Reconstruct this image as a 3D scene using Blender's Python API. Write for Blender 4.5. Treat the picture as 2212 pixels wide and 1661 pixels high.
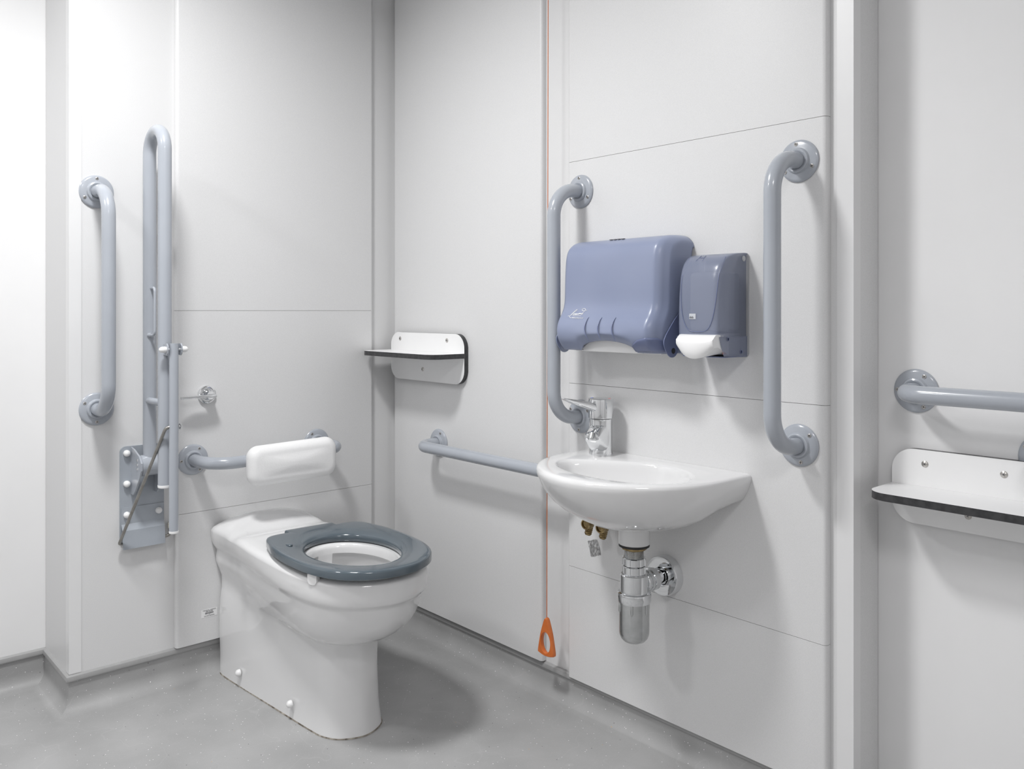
import bpy, bmesh, math, random
from mathutils import Vector, Matrix
random.seed(7)
PI = math.pi
for o in list(bpy.data.objects): bpy.data.objects.remove(o)
S = bpy.context.scene
COL = S.collection

# ------------------------------------------------------------------ camera
cam_d = bpy.data.cameras.new('camera'); cam = bpy.data.objects.new('camera', cam_d); COL.objects.link(cam)
cam.location = (-1.648, -2.465, 1.07)
cam.rotation_euler = (PI/2, 0, -math.radians(41.7))
cam_d.sensor_fit = 'HORIZONTAL'; cam_d.sensor_width = 36.0
cam_d.lens = 36.0*1821.0/2212.0
cam_d.shift_y = -(830.5-671.0)/2212.0
cam_d.clip_start = 0.02
S.camera = cam
# ------------------------------------------------------------------ world, exposure
w = bpy.data.worlds.new('world'); S.world = w; w.use_nodes = True
w.node_tree.nodes['Background'].inputs[0].default_value = (1, 1, 1, 1)
w.node_tree.nodes['Background'].inputs[1].default_value = 0.02
S.view_settings.view_transform = 'Standard'; S.view_settings.look = 'None'
S.view_settings.gamma = 1.0; S.view_settings.exposure = 0.0
S.view_settings.use_curve_mapping = False
# ------------------------------------------------------------------ lamps (recessed ceiling downlights)
def area(loc, size, power, col=(1, 1, 1), spread=PI):
    l = bpy.data.lights.new('downlight_lamp', 'AREA'); l.shape = 'DISK'; l.size = size
    l.energy = power; l.color = col; l.spread = spread
    o = bpy.data.objects.new('downlight_lamp', l); COL.objects.link(o); o.location = loc
    return o
area((-1.20, -0.85, 2.385), 0.28, 24.5, (1.0, 1.0, 1.0), math.radians(157))
area((-1.75, -2.90, 2.385), 0.60, 17.5, (1.0, 0.985, 0.99))
area((-2.25, -0.48, 2.385), 0.30, 13.5, (1.0, 1.0, 1.0))

# ------------------------------------------------------------------ materials
def mat(name, col, rough=0.5, metal=0.0, **kw):
    m = bpy.data.materials.new(name); m.use_nodes = True
    b = m.node_tree.nodes['Principled BSDF']
    b.inputs['Base Color'].default_value = (*col, 1); b.inputs['Roughness'].default_value = rough
    b.inputs['Metallic'].default_value = metal
    for k, v in kw.items(): b.inputs[k.replace('_', ' ')].default_value = v
    return m
def noise(m, scale, lo, hi, detail=2.0, bump=0.0, rough=None, pos=(0.35, 0.65)):
    nt = m.node_tree; b = nt.nodes['Principled BSDF']
    tc = nt.nodes.new('ShaderNodeTexCoord'); n = nt.nodes.new('ShaderNodeTexNoise')
    n.inputs['Scale'].default_value = scale; n.inputs['Detail'].default_value = detail
    r = nt.nodes.new('ShaderNodeValToRGB')
    r.color_ramp.elements[0].position = pos[0]; r.color_ramp.elements[1].position = pos[1]
    r.color_ramp.elements[0].color = (*lo, 1); r.color_ramp.elements[1].color = (*hi, 1)
    nt.links.new(tc.outputs['Object'], n.inputs['Vector']); nt.links.new(n.outputs[0], r.inputs[0])
    nt.links.new(r.outputs[0], b.inputs['Base Color'])
    if bump:
        bp = nt.nodes.new('ShaderNodeBump'); bp.inputs['Strength'].default_value = bump
        bp.inputs['Distance'].default_value = 0.001
        nt.links.new(n.outputs[0], bp.inputs['Height']); nt.links.new(bp.outputs[0], b.inputs['Normal'])
    return r
M = {}
M['panel'] = mat('speckled_laminate', (.7, .7, .7), .42)
noise(M['panel'], 900, (.668, .668, .670), (.748, .748, .750), 2, .10)
M['paint'] = mat('smooth_white_wall', (.82, .82, .82), .5); noise(M['paint'], 5, (.81, .81, .812), (.83, .83, .832), 3)
M['corner'] = mat('smooth_corner_profile', (.76, .76, .762), .3); noise(M['corner'], 8, (.755, .755, .757), (.77, .77, .772))
M['added_door'] = mat('dark_blue_added_door', (.05, .06, .08), .4); noise(M['added_door'], 5, (.045, .055, .075), (.055, .066, .088))  # dark blue-grey for the added door's reflection in the fittings
M['added_doorframe'] = mat('grey_added_door_frame', (.18, .18, .19), .4); noise(M['added_doorframe'], 5, (.17, .17, .18), (.19, .19, .20))
M['grout'] = mat('stained_sealant', (.25, .22, .18), .6); noise(M['grout'], 60, (.10, .08, .06), (.42, .39, .34), 4)
M['ceil'] = mat('white_ceiling', (.82, .82, .82), .7); noise(M['ceil'], 3, (.81, .81, .81), (.83, .83, .83))
M['cap'] = mat('grey_capping_strip', (.36, .36, .36), .28); noise(M['cap'], 30, (.35, .35, .35), (.37, .37, .37))
M['joint'] = mat('grey_joint_sealant', (.35, .34, .34), .6); noise(M['joint'], 30, (.33, .32, .32), (.37, .36, .36))  # plain grey backing that shows through the panel joints
M['rail'] = mat('blue_grey_enamel', (.39, .415, .455), .22, Coat_Weight=.3); noise(M['rail'], 12, (.385, .41, .452), (.40, .425, .467))
M['hinge'] = mat('grey_enamel_plate', (.36, .39, .43), .35); noise(M['hinge'], 20, (.355, .385, .425), (.375, .405, .445))
M['white'] = mat('white_plastic', (.85, .85, .85), .3); noise(M['white'], 10, (.84, .84, .84), (.86, .86, .86))
M['cream'] = mat('cream_plastic', (.75, .72, .62), .4); noise(M['cream'], 10, (.74, .71, .61), (.76, .73, .64))
M['china'] = mat('white_vitreous_china', (.76, .76, .762), .08, Coat_Weight=.4, Coat_Roughness=.03); noise(M['china'], 3, (.755, .755, .757), (.77, .77, .772))
M['seat'] = mat('slate_gloss_plastic', (.082, .105, .125), .12, Coat_Weight=.4); noise(M['seat'], 6, (.08, .103, .122), (.086, .11, .13))
M['vinyl'] = mat('white_upholstery', (.86, .86, .86), .4); noise(M['vinyl'], 260, (.85, .85, .85), (.875, .875, .875), 2, .15)
M['board'] = mat('white_compact_laminate', (.86, .86, .86), .35); noise(M['board'], 10, (.855, .855, .855), (.87, .87, .87))
M['edge'] = mat('black_laminate_core', (.028, .028, .03), .35); noise(M['edge'], 90, (.024, .024, .026), (.045, .045, .047))
M['chrome'] = mat('chrome', (.78, .79, .80), .07, 1.0); noise(M['chrome'], 6, (.76, .77, .78), (.80, .81, .82))
M['satin'] = mat('satin_chrome', (.55, .56, .56), .22, 1.0); noise(M['satin'], 40, (.52, .53, .53), (.60, .61, .61))
M['steel'] = mat('dull_steel_rod', (.33, .32, .30), .35, 0.9); noise(M['steel'], 60, (.29, .28, .26), (.37, .36, .34))
M['screw'] = mat('screw_steel', (.55, .53, .50), .3, 0.9); noise(M['screw'], 200, (.48, .46, .43), (.62, .60, .58))
M['brass'] = mat('tarnished_brass', (.33, .24, .11), .38, .85); noise(M['brass'], 90, (.22, .16, .08), (.45, .34, .17), 4)
M['black'] = mat('black_rubber', (.012, .012, .014), .5); noise(M['black'], 30, (.01, .01, .012), (.018, .018, .02))
M['orange'] = mat('orange_plastic', (.62, .16, .035), .38); noise(M['orange'], 50, (.60, .15, .032), (.65, .175, .04))
M['foil'] = mat('crumpled_foil', (.68, .68, .68), .22, .9); noise(M['foil'], 160, (.5, .5, .5), (.8, .8, .8), 3, .8)
M['red'] = mat('red_dot', (.7, .03, .05), .3); noise(M['red'], 50, (.68, .03, .05), (.72, .035, .055))
M['blue'] = mat('blue_dot', (.03, .10, .55), .3); noise(M['blue'], 50, (.03, .095, .53), (.035, .11, .57))
M['ink'] = mat('printed_ink', (.11, .11, .12), .6); noise(M['ink'], 90, (.10, .10, .11), (.13, .13, .14))
M['paper'] = mat('printed_label_paper', (.88, .88, .88), .5); noise(M['paper'], 40, (.86, .86, .86), (.9, .9, .9))
M['label'] = mat('small_grey_label', (.56, .58, .62), .5); noise(M['label'], 40, (.55, .57, .61), (.58, .60, .64))
M['plate'] = mat('grey_backplate', (.45, .46, .48), .4); noise(M['plate'], 20, (.44, .45, .47), (.47, .48, .50))
M['glow'] = mat('luminaire_diffuser', (.9, .9, .9), .4, Emission_Strength=3.0); M['glow'].node_tree.nodes['Principled BSDF'].inputs['Emission Color'].default_value = (1, 1, 1, 1); noise(M['glow'], 10, (.89, .89, .89), (.91, .91, .91))
def tinted(name, lo, hi, alpha, rough):
    m = mat(name, lo, rough, 0.0, Alpha=alpha, Coat_Weight=.25, Coat_Roughness=.25)
    noise(m, 4, lo, hi, 1)
    return m
M['tint'] = tinted('translucent_blue_plastic', (.29, .335, .485), (.345, .39, .54), .74, .34)
M['tint_thin'] = tinted('clear_smoky_blue_plastic', (.27, .305, .42), (.31, .345, .46), .50, .25)
M['tint_dark'] = tinted('dense_blue_plastic', (.15, .18, .31), (.17, .20, .34), .92, .3)
# floor vinyl: grey with scattered white, dark and tan flakes plus faint scuffs
def floor_mat():
    m = mat('speckled_vinyl', (.3, .3, .3), .42); nt = m.node_tree; L = nt.links; b = nt.nodes['Principled BSDF']
    tc = nt.nodes.new('ShaderNodeTexCoord')
    base = nt.nodes.new('ShaderNodeTexNoise'); base.inputs['Scale'].default_value = 5; base.inputs['Detail'].default_value = 6
    r0 = nt.nodes.new('ShaderNodeValToRGB'); r0.color_ramp.elements[0].color = (.33, .33, .33, 1); r0.color_ramp.elements[1].color = (.41, .41, .41, 1)
    r0.color_ramp.elements[0].position = .35; r0.color_ramp.elements[1].position = .68
    L.new(tc.outputs['Object'], base.inputs['Vector']); L.new(base.outputs[0], r0.inputs[0])
    cur = r0.outputs[0]
    for i, (sc, thr, col, dens) in enumerate([(42, .055, (.95, .95, .95), .28), (85, .095, (.9, .9, .9), .38), (60, .08, (.10, .10, .10), .16), (40, .05, (.62, .38, .14), .10), (300, .16, (.50, .50, .50), .5)]):
        mp = nt.nodes.new('ShaderNodeMapping'); mp.inputs['Location'].default_value = (i*3.1, i*1.7, i*.9)
        v = nt.nodes.new('ShaderNodeTexVoronoi'); v.inputs['Scale'].default_value = sc; v.inputs['Randomness'].default_value = 1
        L.new(tc.outputs['Object'], mp.inputs[0]); L.new(mp.outputs[0], v.inputs['Vector'])
        lt = nt.nodes.new('ShaderNodeMath'); lt.operation = 'LESS_THAN'; lt.inputs[1].default_value = thr
        L.new(v.outputs['Distance'], lt.inputs[0])
        sep = nt.nodes.new('ShaderNodeSeparateColor'); L.new(v.outputs['Color'], sep.inputs[0])
        l2 = nt.nodes.new('ShaderNodeMath'); l2.operation = 'LESS_THAN'; l2.inputs[1].default_value = dens
        L.new(sep.outputs[0], l2.inputs[0])
        mu = nt.nodes.new('ShaderNodeMath'); mu.operation = 'MULTIPLY'; L.new(lt.outputs[0], mu.inputs[0]); L.new(l2.outputs[0], mu.inputs[1])
        mx = nt.nodes.new('ShaderNodeMix'); mx.data_type = 'RGBA'; L.new(mu.outputs[0], mx.inputs[0]); L.new(cur, mx.inputs[6]); mx.inputs[7].default_value = (*col, 1)
        cur = mx.outputs[2]
    # pale scuff lines
    wv = nt.nodes.new('ShaderNodeTexNoise'); wv.inputs['Scale'].default_value = 3.2; wv.inputs['Detail'].default_value = 3
    L.new(tc.outputs['Object'], wv.inputs['Vector'])
    s1 = nt.nodes.new('ShaderNodeMath'); s1.operation = 'SUBTRACT'; s1.inputs[1].default_value = .5; L.new(wv.outputs[0], s1.inputs[0])
    ab = nt.nodes.new('ShaderNodeMath'); ab.operation = 'ABSOLUTE'; L.new(s1.outputs[0], ab.inputs[0])
    rr = nt.nodes.new('ShaderNodeValToRGB'); rr.color_ramp.elements[0].position = 0; rr.color_ramp.elements[1].position = .0025
    rr.color_ramp.elements[0].color = (.16, .16, .16, 1); rr.color_ramp.elements[1].color = (0, 0, 0, 1); L.new(ab.outputs[0], rr.inputs[0])
    mx = nt.nodes.new('ShaderNodeMix'); mx.data_type = 'RGBA'; L.new(rr.outputs[0], mx.inputs[0]); L.new(cur, mx.inputs[6]); mx.inputs[7].default_value = (.55, .55, .55, 1)
    L.new(mx.outputs[2], b.inputs['Base Color'])
    return m
M['floor'] = floor_mat()

# ------------------------------------------------------------------ helpers
def link_mesh(name, verts, faces, m, parent=None, smooth=True, angle=40, mats=None, fmat=None):
    me = bpy.data.meshes.new(name); me.from_pydata([tuple(v) for v in verts], [], faces); me.update()
    bm = bmesh.new(); bm.from_mesh(me); bmesh.ops.recalc_face_normals(bm, faces=bm.faces); bm.to_mesh(me); bm.free()
    me.materials.append(m)
    for x in (mats or []): me.materials.append(x)
    if fmat:
        for i, k in fmat.items(): me.polygons[i].material_index = k
    if smooth:
        for p in me.polygons: p.use_smooth = True
        try: me.set_sharp_from_angle(angle=math.radians(angle))
        except Exception: pass
    o = bpy.data.objects.new(name, me); COL.objects.link(o)
    if parent: o.parent = parent; o.location = -Vector(parent_world(parent))
    return o
def parent_world(p):
    v = Vector(p.location)
    while p.parent: p = p.parent; v = v+Vector(p.location)
    return v
def from_bm(name, bm, m, parent=None, smooth=True, angle=40, mats=None):
    bmesh.ops.recalc_face_normals(bm, faces=bm.faces)
    me = bpy.data.meshes.new(name); bm.to_mesh(me); bm.free(); me.materials.append(m)
    for x in (mats or []): me.materials.append(x)
    if smooth:
        for p in me.polygons: p.use_smooth = True
        me.set_sharp_from_angle(angle=math.radians(angle))
    o = bpy.data.objects.new(name, me); COL.objects.link(o)
    if parent: o.parent = parent; o.location = -Vector(parent_world(parent))
    return o
def structure(o): o['kind'] = 'structure'; return o
def thing(name, label, cat, loc, group=None):
    o = bpy.data.objects.new(name, None); COL.objects.link(o); o.location = loc; o.empty_display_size = .05
    o['label'] = label; o['category'] = cat
    if group: o['group'] = group
    return o
def tag(o, label, cat, group=None):
    o['label'] = label; o['category'] = cat
    if group: o['group'] = group
    return o
def bm_box(bm, lo, hi, bev=0.0, seg=3, edges=None, mi=0):
    n = len(bm.verts)
    c = [(lo[i]+hi[i])/2 for i in range(3)]; s = [abs(hi[i]-lo[i]) for i in range(3)]
    r = bmesh.ops.create_cube(bm, size=1, matrix=Matrix.Translation(c) @ Matrix.Diagonal((*s, 1)))
    vs = r['verts']; fs = {f for v in vs for f in v.link_faces}
    for f in fs: f.material_index = mi
    if bev:
        es = list({e for v in vs for e in v.link_edges})
        if edges: es = [e for e in es if edges(e)]
        bmesh.ops.bevel(bm, geom=es, offset=bev, segments=seg, profile=.5, affect='EDGES')
def box(name, lo, hi, m, parent=None, bev=0.0, seg=3, edges=None):
    bm = bmesh.new(); bm_box(bm, lo, hi, bev, seg, edges); return from_bm(name, bm, m, parent)
def frame(d):
    d = Vector(d).normalized(); a = Vector((0, 0, 1)) if abs(d.z) < .9 else Vector((1, 0, 0))
    u = d.cross(a).normalized(); v = d.cross(u).normalized(); return d, u, v
def lathe_geo(origin, axis, prof, n=40, closed=True):
    """prof: list of (radius, distance along axis)"""
    d, u, v = frame(axis); O = Vector(origin); V = []; F = []
    for r, t in prof:
        for k in range(n):
            a = 2*PI*k/n; V.append(O+d*t+(u*math.cos(a)+v*math.sin(a))*max(r, 1e-5))
    for i in range(len(prof)-1):
        for k in range(n):
            F.append((i*n+k, i*n+(k+1) % n, (i+1)*n+(k+1) % n, (i+1)*n+k))
    if closed:
        F.append(tuple(range(n-1, -1, -1))); F.append(tuple((len(prof)-1)*n+k for k in range(n)))
    return V, F
def lathe(name, origin, axis, prof, m, parent=None, n=40, angle=35):
    V, F = lathe_geo(origin, axis, prof, n); return link_mesh(name, V, F, m, parent, angle=angle)
def merge(*geos):
    V = []; F = []
    for v, f in geos:
        k = len(V); V += list(v); F += [tuple(i+k for i in q) for q in f]
    return V, F
def fillet(pts, r, seg=10):
    """round the inner corners of a polyline; r a number or list"""
    P = [Vector(p) for p in pts]; out = [P[0]]
    for i in range(1, len(P)-1):
        rr = r[i-1] if isinstance(r, (list, tuple)) else r
        a = (P[i-1]-P[i]).normalized(); b = (P[i+1]-P[i]).normalized()
        ang = a.angle(b)
        if ang > PI-1e-3 or rr <= 0: out.append(P[i]); continue
        t = rr/math.tan(ang/2); c = P[i]+(a+b).normalized()*(rr/math.sin(ang/2))
        s = P[i]+a*t-c; e = P[i]+b*t-c; th = s.angle(e)
        for k in range(seg+1):
            f = k/seg; out.append(c+(s*math.sin((1-f)*th)+e*math.sin(f*th))/math.sin(th))
    out.append(P[-1]); return out
def tube_geo(pts, rad, n=20, cap=True):
    P = [Vector(p) for p in pts]; V = []; F = []
    R = rad if isinstance(rad, (list, tuple)) else [rad]*len(P)
    T = []
    for i in range(len(P)):
        t = (P[min(i+1, len(P)-1)]-P[max(i-1, 0)]).normalized(); T.append(t)
    d, u, v = frame(T[0])
    for i in range(len(P)):
        if i:
            q = T[i-1].rotation_difference(T[i]); u = q @ u
        u = (u-T[i]*u.dot(T[i])).normalized(); v = T[i].cross(u)
        for k in range(n):
            a = 2*PI*k/n; V.append(P[i]+(u*math.cos(a)+v*math.sin(a))*R[i])
    for i in range(len(P)-1):
        for k in range(n): F.append((i*n+k, i*n+(k+1) % n, (i+1)*n+(k+1) % n, (i+1)*n+k))
    if cap: F.append(tuple(range(n-1, -1, -1))); F.append(tuple((len(P)-1)*n+k for k in range(n)))
    return V, F
def tube(name, pts, rad, m, parent=None, n=20):
    V, F = tube_geo(pts, rad, n); return link_mesh(name, V, F, m, parent, angle=50)
def loft_geo(rings, cap0=True, cap1=True):
    n = len(rings[0]); V = [p for r in rings for p in r]; F = []
    for i in range(len(rings)-1):
        for k in range(n): F.append((i*n+k, i*n+(k+1) % n, (i+1)*n+(k+1) % n, (i+1)*n+k))
    if cap0: F.append(tuple(range(n-1, -1, -1)))
    if cap1: F.append(tuple((len(rings)-1)*n+k for k in range(n)))
    return V, F
def prism_geo(poly, off, ew=0.0):
    """poly: list of 3D points; off: extrusion vector"""
    off = Vector(off); a = [Vector(p) for p in poly]; b = [p+off for p in a]; n = len(a)
    F = [(k, (k+1) % n, n+(k+1) % n, n+k) for k in range(n)]+[tuple(range(n-1, -1, -1)), tuple(range(n, 2*n))]
    return a+b, F
def rrect(w, h, r, n=6):
    out = []
    for cx, cy, a0 in ((w/2-r, h/2-r, 0), (-w/2+r, h/2-r, PI/2), (-w/2+r, -h/2+r, PI), (w/2-r, -h/2+r, 3*PI/2)):
        for k in range(n+1):
            a = a0+PI/2*k/n; out.append((cx+r*math.cos(a), cy+r*math.sin(a)))
    return out
def sphere_geo(c, r, n=16, squash=(1, 1, 1)):
    V = []; F = []; rows = n//2
    for i in range(rows+1):
        ph = PI*i/rows
        for k in range(n):
            a = 2*PI*k/n
            V.append(Vector((c[0]+r*squash[0]*max(math.sin(ph), 1e-4)*math.cos(a), c[1]+r*squash[1]*max(math.sin(ph), 1e-4)*math.sin(a), c[2]+r*squash[2]*math.cos(ph))))
    for i in range(rows):
        for k in range(n): F.append((i*n+k, i*n+(k+1) % n, (i+1)*n+(k+1) % n, (i+1)*n+k))
    return V, F
def smooth01(a, b, x):
    t = min(1, max(0, (x-a)/(b-a))); return t*t*(3-2*t)
def interp(tab, x):
    if x <= tab[0][0]: return tab[0][1]
    for (a, p), (b, q) in zip(tab, tab[1:]):
        if x <= b: return p+(q-p)*(x-a)/(b-a)
    return tab[-1][1]
def catmull(P, seg, closed=False):
    out = []; n = len(P)
    rng = range(n) if closed else range(n-1)
    for i in rng:
        p0 = P[(i-1) % n] if closed or i > 0 else P[0]*2-P[1]
        p1 = P[i]; p2 = P[(i+1) % n]
        p3 = P[(i+2) % n] if closed or i+2 < n else p2*2-p1
        for k in range(seg):
            t = k/seg
            out.append(0.5*((2*p1)+(-p0+p2)*t+(2*p0-5*p1+4*p2-p3)*t*t+(-p0+3*p1-3*p2+p3)*t**3))
    if not closed: out.append(P[-1])
    return out
def text_obj(name, s, size, m, parent, origin, xdir, ydir, depth=.0002, shear=0.0, align='CENTER', squeeze=1.0):
    cu = bpy.data.curves.new(name, 'FONT'); cu.body = s; cu.size = size; cu.extrude = depth; cu.align_x = align; cu.align_y = 'CENTER'; cu.shear = shear
    t = bpy.data.objects.new(name, cu); COL.objects.link(t)
    dg = bpy.context.evaluated_depsgraph_get(); me = bpy.data.meshes.new_from_object(t.evaluated_get(dg))
    bpy.data.objects.remove(t)
    x = Vector(xdir).normalized(); y = Vector(ydir).normalized(); z = x.cross(y)
    for v in me.vertices: v.co = Vector(origin)+x*v.co.x*squeeze+y*v.co.y+z*v.co.z
    me.materials.clear(); me.materials.append(m); me.name = name
    o = bpy.data.objects.new(name, me); COL.objects.link(o)
    if parent: o.parent = parent; o.location = -Vector(parent_world(parent))
    return o

FA = -.018      # front face of the raised panel on the back wall (y)
FB = -.018      # front face of the raised panels on the right wall (x)
XC = .11        # recessed wall beyond the partition end
H = 2.40
# ------------------------------------------------------------------ room shell
box_ = lambda n, lo, hi, m, **k: structure(box(n, lo, hi, m, **k))
box_('wall_back', (-1.0334, 0, 0), (.16, .249, H), M['panel'])
box_('wall_left', (-3.3, .25, 0), (-1.0334, .37, H), M['paint'])
box_('wall_right', (0, -1.6517, 0), (.108, -.0005, H), M['panel'])
box_('wall_right_recess', (XC, -3.8, 0), (XC+.12, -.0005, H), M['paint'])
box_('wall_front', (-3.3, -3.92, 0), (XC+.12, -3.8, H), M['paint'])
box_('wall_entrance', (-3.42, -3.92, 0), (-3.3, .37, H), M['paint'])
box_('ceiling', (-3.42, -3.92, H), (.3, .37, H+.1), M['ceil'])

def offset_path(path, d):
    """offset a 2D polyline to its right by d with mitred corners"""
    out = []
    for i, p in enumerate(path):
        def nrm(a, b):
            t = Vector((b[0]-a[0], b[1]-a[1])).normalized(); return Vector((t.y, -t.x))
        if i == 0: n = nrm(path[0], path[1]); out.append((p[0]+n.x*d, p[1]+n.y*d)); continue
        if i == len(path)-1: n = nrm(path[-2], path[-1]); out.append((p[0]+n.x*d, p[1]+n.y*d)); continue
        n1 = nrm(path[i-1], p); n2 = nrm(p, path[i+1]); k = 1+n1.dot(n2)
        q = (n1+n2)/k; out.append((p[0]+q.x*d, p[1]+q.y*d))
    return out
def sweep(path, prof):
    V = []; F = []; m = len(prof)
    for i in range(len(prof)):
        o = offset_path(path, prof[i][0])
        V.append([(x, y, prof[i][1]) for x, y in o])
    VV = [V[i][j] for j in range(len(path)) for i in range(m)]
    for j in range(len(path)-1):
        for i in range(m-1): F.append((j*m+i, j*m+i+1, (j+1)*m+i+1, (j+1)*m+i))
    return VV, F
wall_path = [(-3.3, .25), (-1.0334, .25), (-1.0334, 0), (0, 0), (0, -1.6517), (XC, -1.6517), (XC, -3.8)]
cove = [(.0025, .080), (.0035, .050)]
for k in range(15):
    a = PI/2*k/14; cove.append((.0035+.042*(1-math.cos(a)), .042*(1-math.sin(a))-.0002))
gF = merge(([(-3.42, -3.92, 0), (.3, -3.92, 0), (.3, .37, 0), (-3.42, .37, 0), (-3.42, -3.92, -.08), (.3, -3.92, -.08), (.3, .37, -.08), (-3.42, .37, -.08)],
            [(0, 1, 2, 3), (4, 5, 6, 7), (0, 1, 5, 4), (1, 2, 6, 5), (2, 3, 7, 6), (3, 0, 4, 7)]), sweep(wall_path, cove))
structure(link_mesh('floor', *gF, M['floor'], angle=35))
# capping strips along the top of the coved floor
def cap_strip(name, path, top):
    pr = [(0, top), (.005, top-.0005), (.0085, top-.0035), (.0100, top-.009), (.0095, top-.015), (.007, top-.0185), (0, top-.0195)]
    V, F = sweep(path, pr); m = len(pr); n = len(V)//m
    F.append(tuple(range(m))); F.append(tuple((n-1)*m+i for i in range(m)))
    structure(link_mesh(name, V, F, M['cap'], angle=30))
cap_strip('baseboard_left', wall_path[0:2], .099)
cap_strip('baseboard_back', [(-1.0334, .25), (-1.0334, 0), (0, 0)], .098)
cap_strip('baseboard_right', [(0, 0), (0, -1.6517), (XC, -1.6517)], .0855)
cap_strip('baseboard_recess', [(XC, -1.6517), (XC, -3.8)], .0815)
# smooth corner profiles (trims)
tn = [0]
def trim(lo, hi, m=None, bev=0, edges=None, seg=4):
    tn[0] += 1; return structure(box('trim_%d' % tn[0], lo, hi, m or M['panel'], bev=bev, edges=edges, seg=seg))
def L_trim(c, ax, ay, w1, w2, z0, z1, t=.0016):
    """corner profile: c corner; ax sign of the leg along x, ay sign of the leg along y (outer faces at c)"""
    x, y = c
    P = [(x, y), (x+ax*w1, y), (x+ax*w1, y+ay*t), (x+ax*t, y+ay*t), (x+ax*t, y+ay*w2), (x, y+ay*w2)]
    V, F = prism_geo([(a, b, z0) for a, b in P], (0, 0, z1-z0)); tn[0] += 1
    return structure(link_mesh('trim_%d' % tn[0], V, F, M['corner'], smooth=False))
L_trim((-1.0350, -.0016), 1, 1, .030, .030, .099, H)
L_trim((-.0016, -1.6533), 1, 1, .030, .0355, .083, H)
# raised wall panels with eased vertical edges
def fe_y(yf): return lambda e: all(abs(v.co.y-yf) < 1e-5 for v in e.verts) and abs(e.verts[0].co.x-e.verts[1].co.x) < 1e-5
def fe_x(xf): return lambda e: all(abs(v.co.x-xf) < 1e-5 for v in e.verts) and abs(e.verts[0].co.y-e.verts[1].co.y) < 1e-5
g = .00045
for z0, z1 in ((.099, .483), (.483, 1.070), (1.070, H)):
    trim((-.7585, FA, z0+(g if z0 > .1 else 0)), (-.0985, -.0003, z1-g), bev=.009, edges=fe_y(FA))
trim((-.755, -.012, .11), (-.103, -.0002, H-.01), M['joint'])
trim((FB, -.7601, .0885), (-.0003, -.0215, H), bev=.009, edges=fe_x(FB))
for z0, z1 in ((.0815, .382), (.382, .875), (.875, 1.470), (1.470, H)):
    trim((FB, -1.6035, z0+(g if z0 > .1 else 0)), (-.0003, -.8615, z1-g), bev=.009, edges=fe_x(FB))
trim((-.012, -1.6, .09), (-.0002, -.865, H-.01), M['joint'])
# unseen door, added so the chrome and seat have something dark to reflect
dd = structure(box('added_door_1', (-1.75, -3.84, .0005), (-.80, -3.801, 2.06), M['added_door'], bev=.003))
box('frame', (-1.82, -3.83, .0005), (-1.755, -3.80, 2.12), M['added_doorframe'], dd, bev=.003); box('frame', (-.795, -3.83, .0005), (-.73, -3.80, 2.12), M['added_doorframe'], dd, bev=.003)
lathe('added_door_handle', (-1.65, -3.80, 1.0), (0, 1, 0), [(.025, 0), (.025, .008), (.01, .012), (.01, .05)], M['satin'], dd)
# ------------------------------------------------------------------ ceiling downlights
for i, (x, y, lb) in enumerate(((-1.20, -.85, 'round recessed ceiling light above the toilet and basin'), (-1.75, -2.90, 'large round recessed ceiling light at the entrance end'), (-2.25, -.48, 'round recessed ceiling light by the plain white wall'))):
    t = thing('ceiling_light', lb, 'ceiling light', (x, y, H), 'round recessed ceiling lights')
    q = (1.0, 2.62, 1.35)[i]
    lathe('rim', (x, y, H-.012), (0, 0, 1), [(.118*q, .011), (.118*q+.010, .011), (.118*q+.013, .006), (.118*q+.010, 0), (.118*q+.002, 0), (.118*q, .004)], M['white'], t)
    lathe('diffuser', (x, y, H-.003), (0, 0, 1), [(.118*q, 0), (.118*q, .002)], M['glow'], t)

# ------------------------------------------------------------------ grab rails
def screw_geo(c, n, r=.0042):
    return lathe_geo(c, n, [(r, -.0006), (r, .0004), (r*.72, .0009), (r*.70, .0003)], 14)
def cross_geo(c, n, r=.0024, w=.0008, spin=.3):
    d, u, v = frame(n); c = Vector(c)+d*.0008; out = []
    for a in (spin, spin+PI/2):
        p = u*math.cos(a)+v*math.sin(a); q = -u*math.sin(a)+v*math.cos(a)
        out.append(prism_geo([c-p*r-q*w/2, c+p*r-q*w/2, c+p*r+q*w/2, c-p*r+q*w/2], d*.0004))
    return merge(*out)
def flange(parent, c, n, start, R=.0445, r=.0175):
    """c: centre on the mounting face, n: outward normal, start: spin of the three screws"""
    f = lathe('flange', c, n, [(R, .0004), (R, .003), (R-.0025, .0058), (R-.006, .0070), (.0275, .0085), (.0262, .0105), (.0252, .0135), (.0225, .0148), (.0192, .0140), (r*.98, .0120)], M['rail'], parent, 48)
    d = Vector(n).normalized(); u = Vector((0, 0, 1)); v = u.cross(d)
    for k in range(3):
        a = start+2*PI*k/3; p = Vector(c)+(u*math.cos(a)+v*math.sin(a))*.0352+d*.0079
        s = link_mesh('screw', *screw_geo(p, n), M['screw'], f)
        cr = cross_geo(p, n, spin=a)
        # the recess stays inside the screw as a second material
        me = s.data; base = len(me.vertices)
        V = [v_.co.copy() for v_ in me.vertices]+[q for q in cr[0]]
        F = [tuple(pl.vertices) for pl in me.polygons]; nf = len(F); F += [tuple(i+base for i in q) for q in cr[1]]
        par = s.parent; bpy.data.objects.remove(s)
        link_mesh('screw', V, F, M['screw'], par, mats=[M['ink']], fmat={i: 1 for i in range(nf, len(F))})
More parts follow.
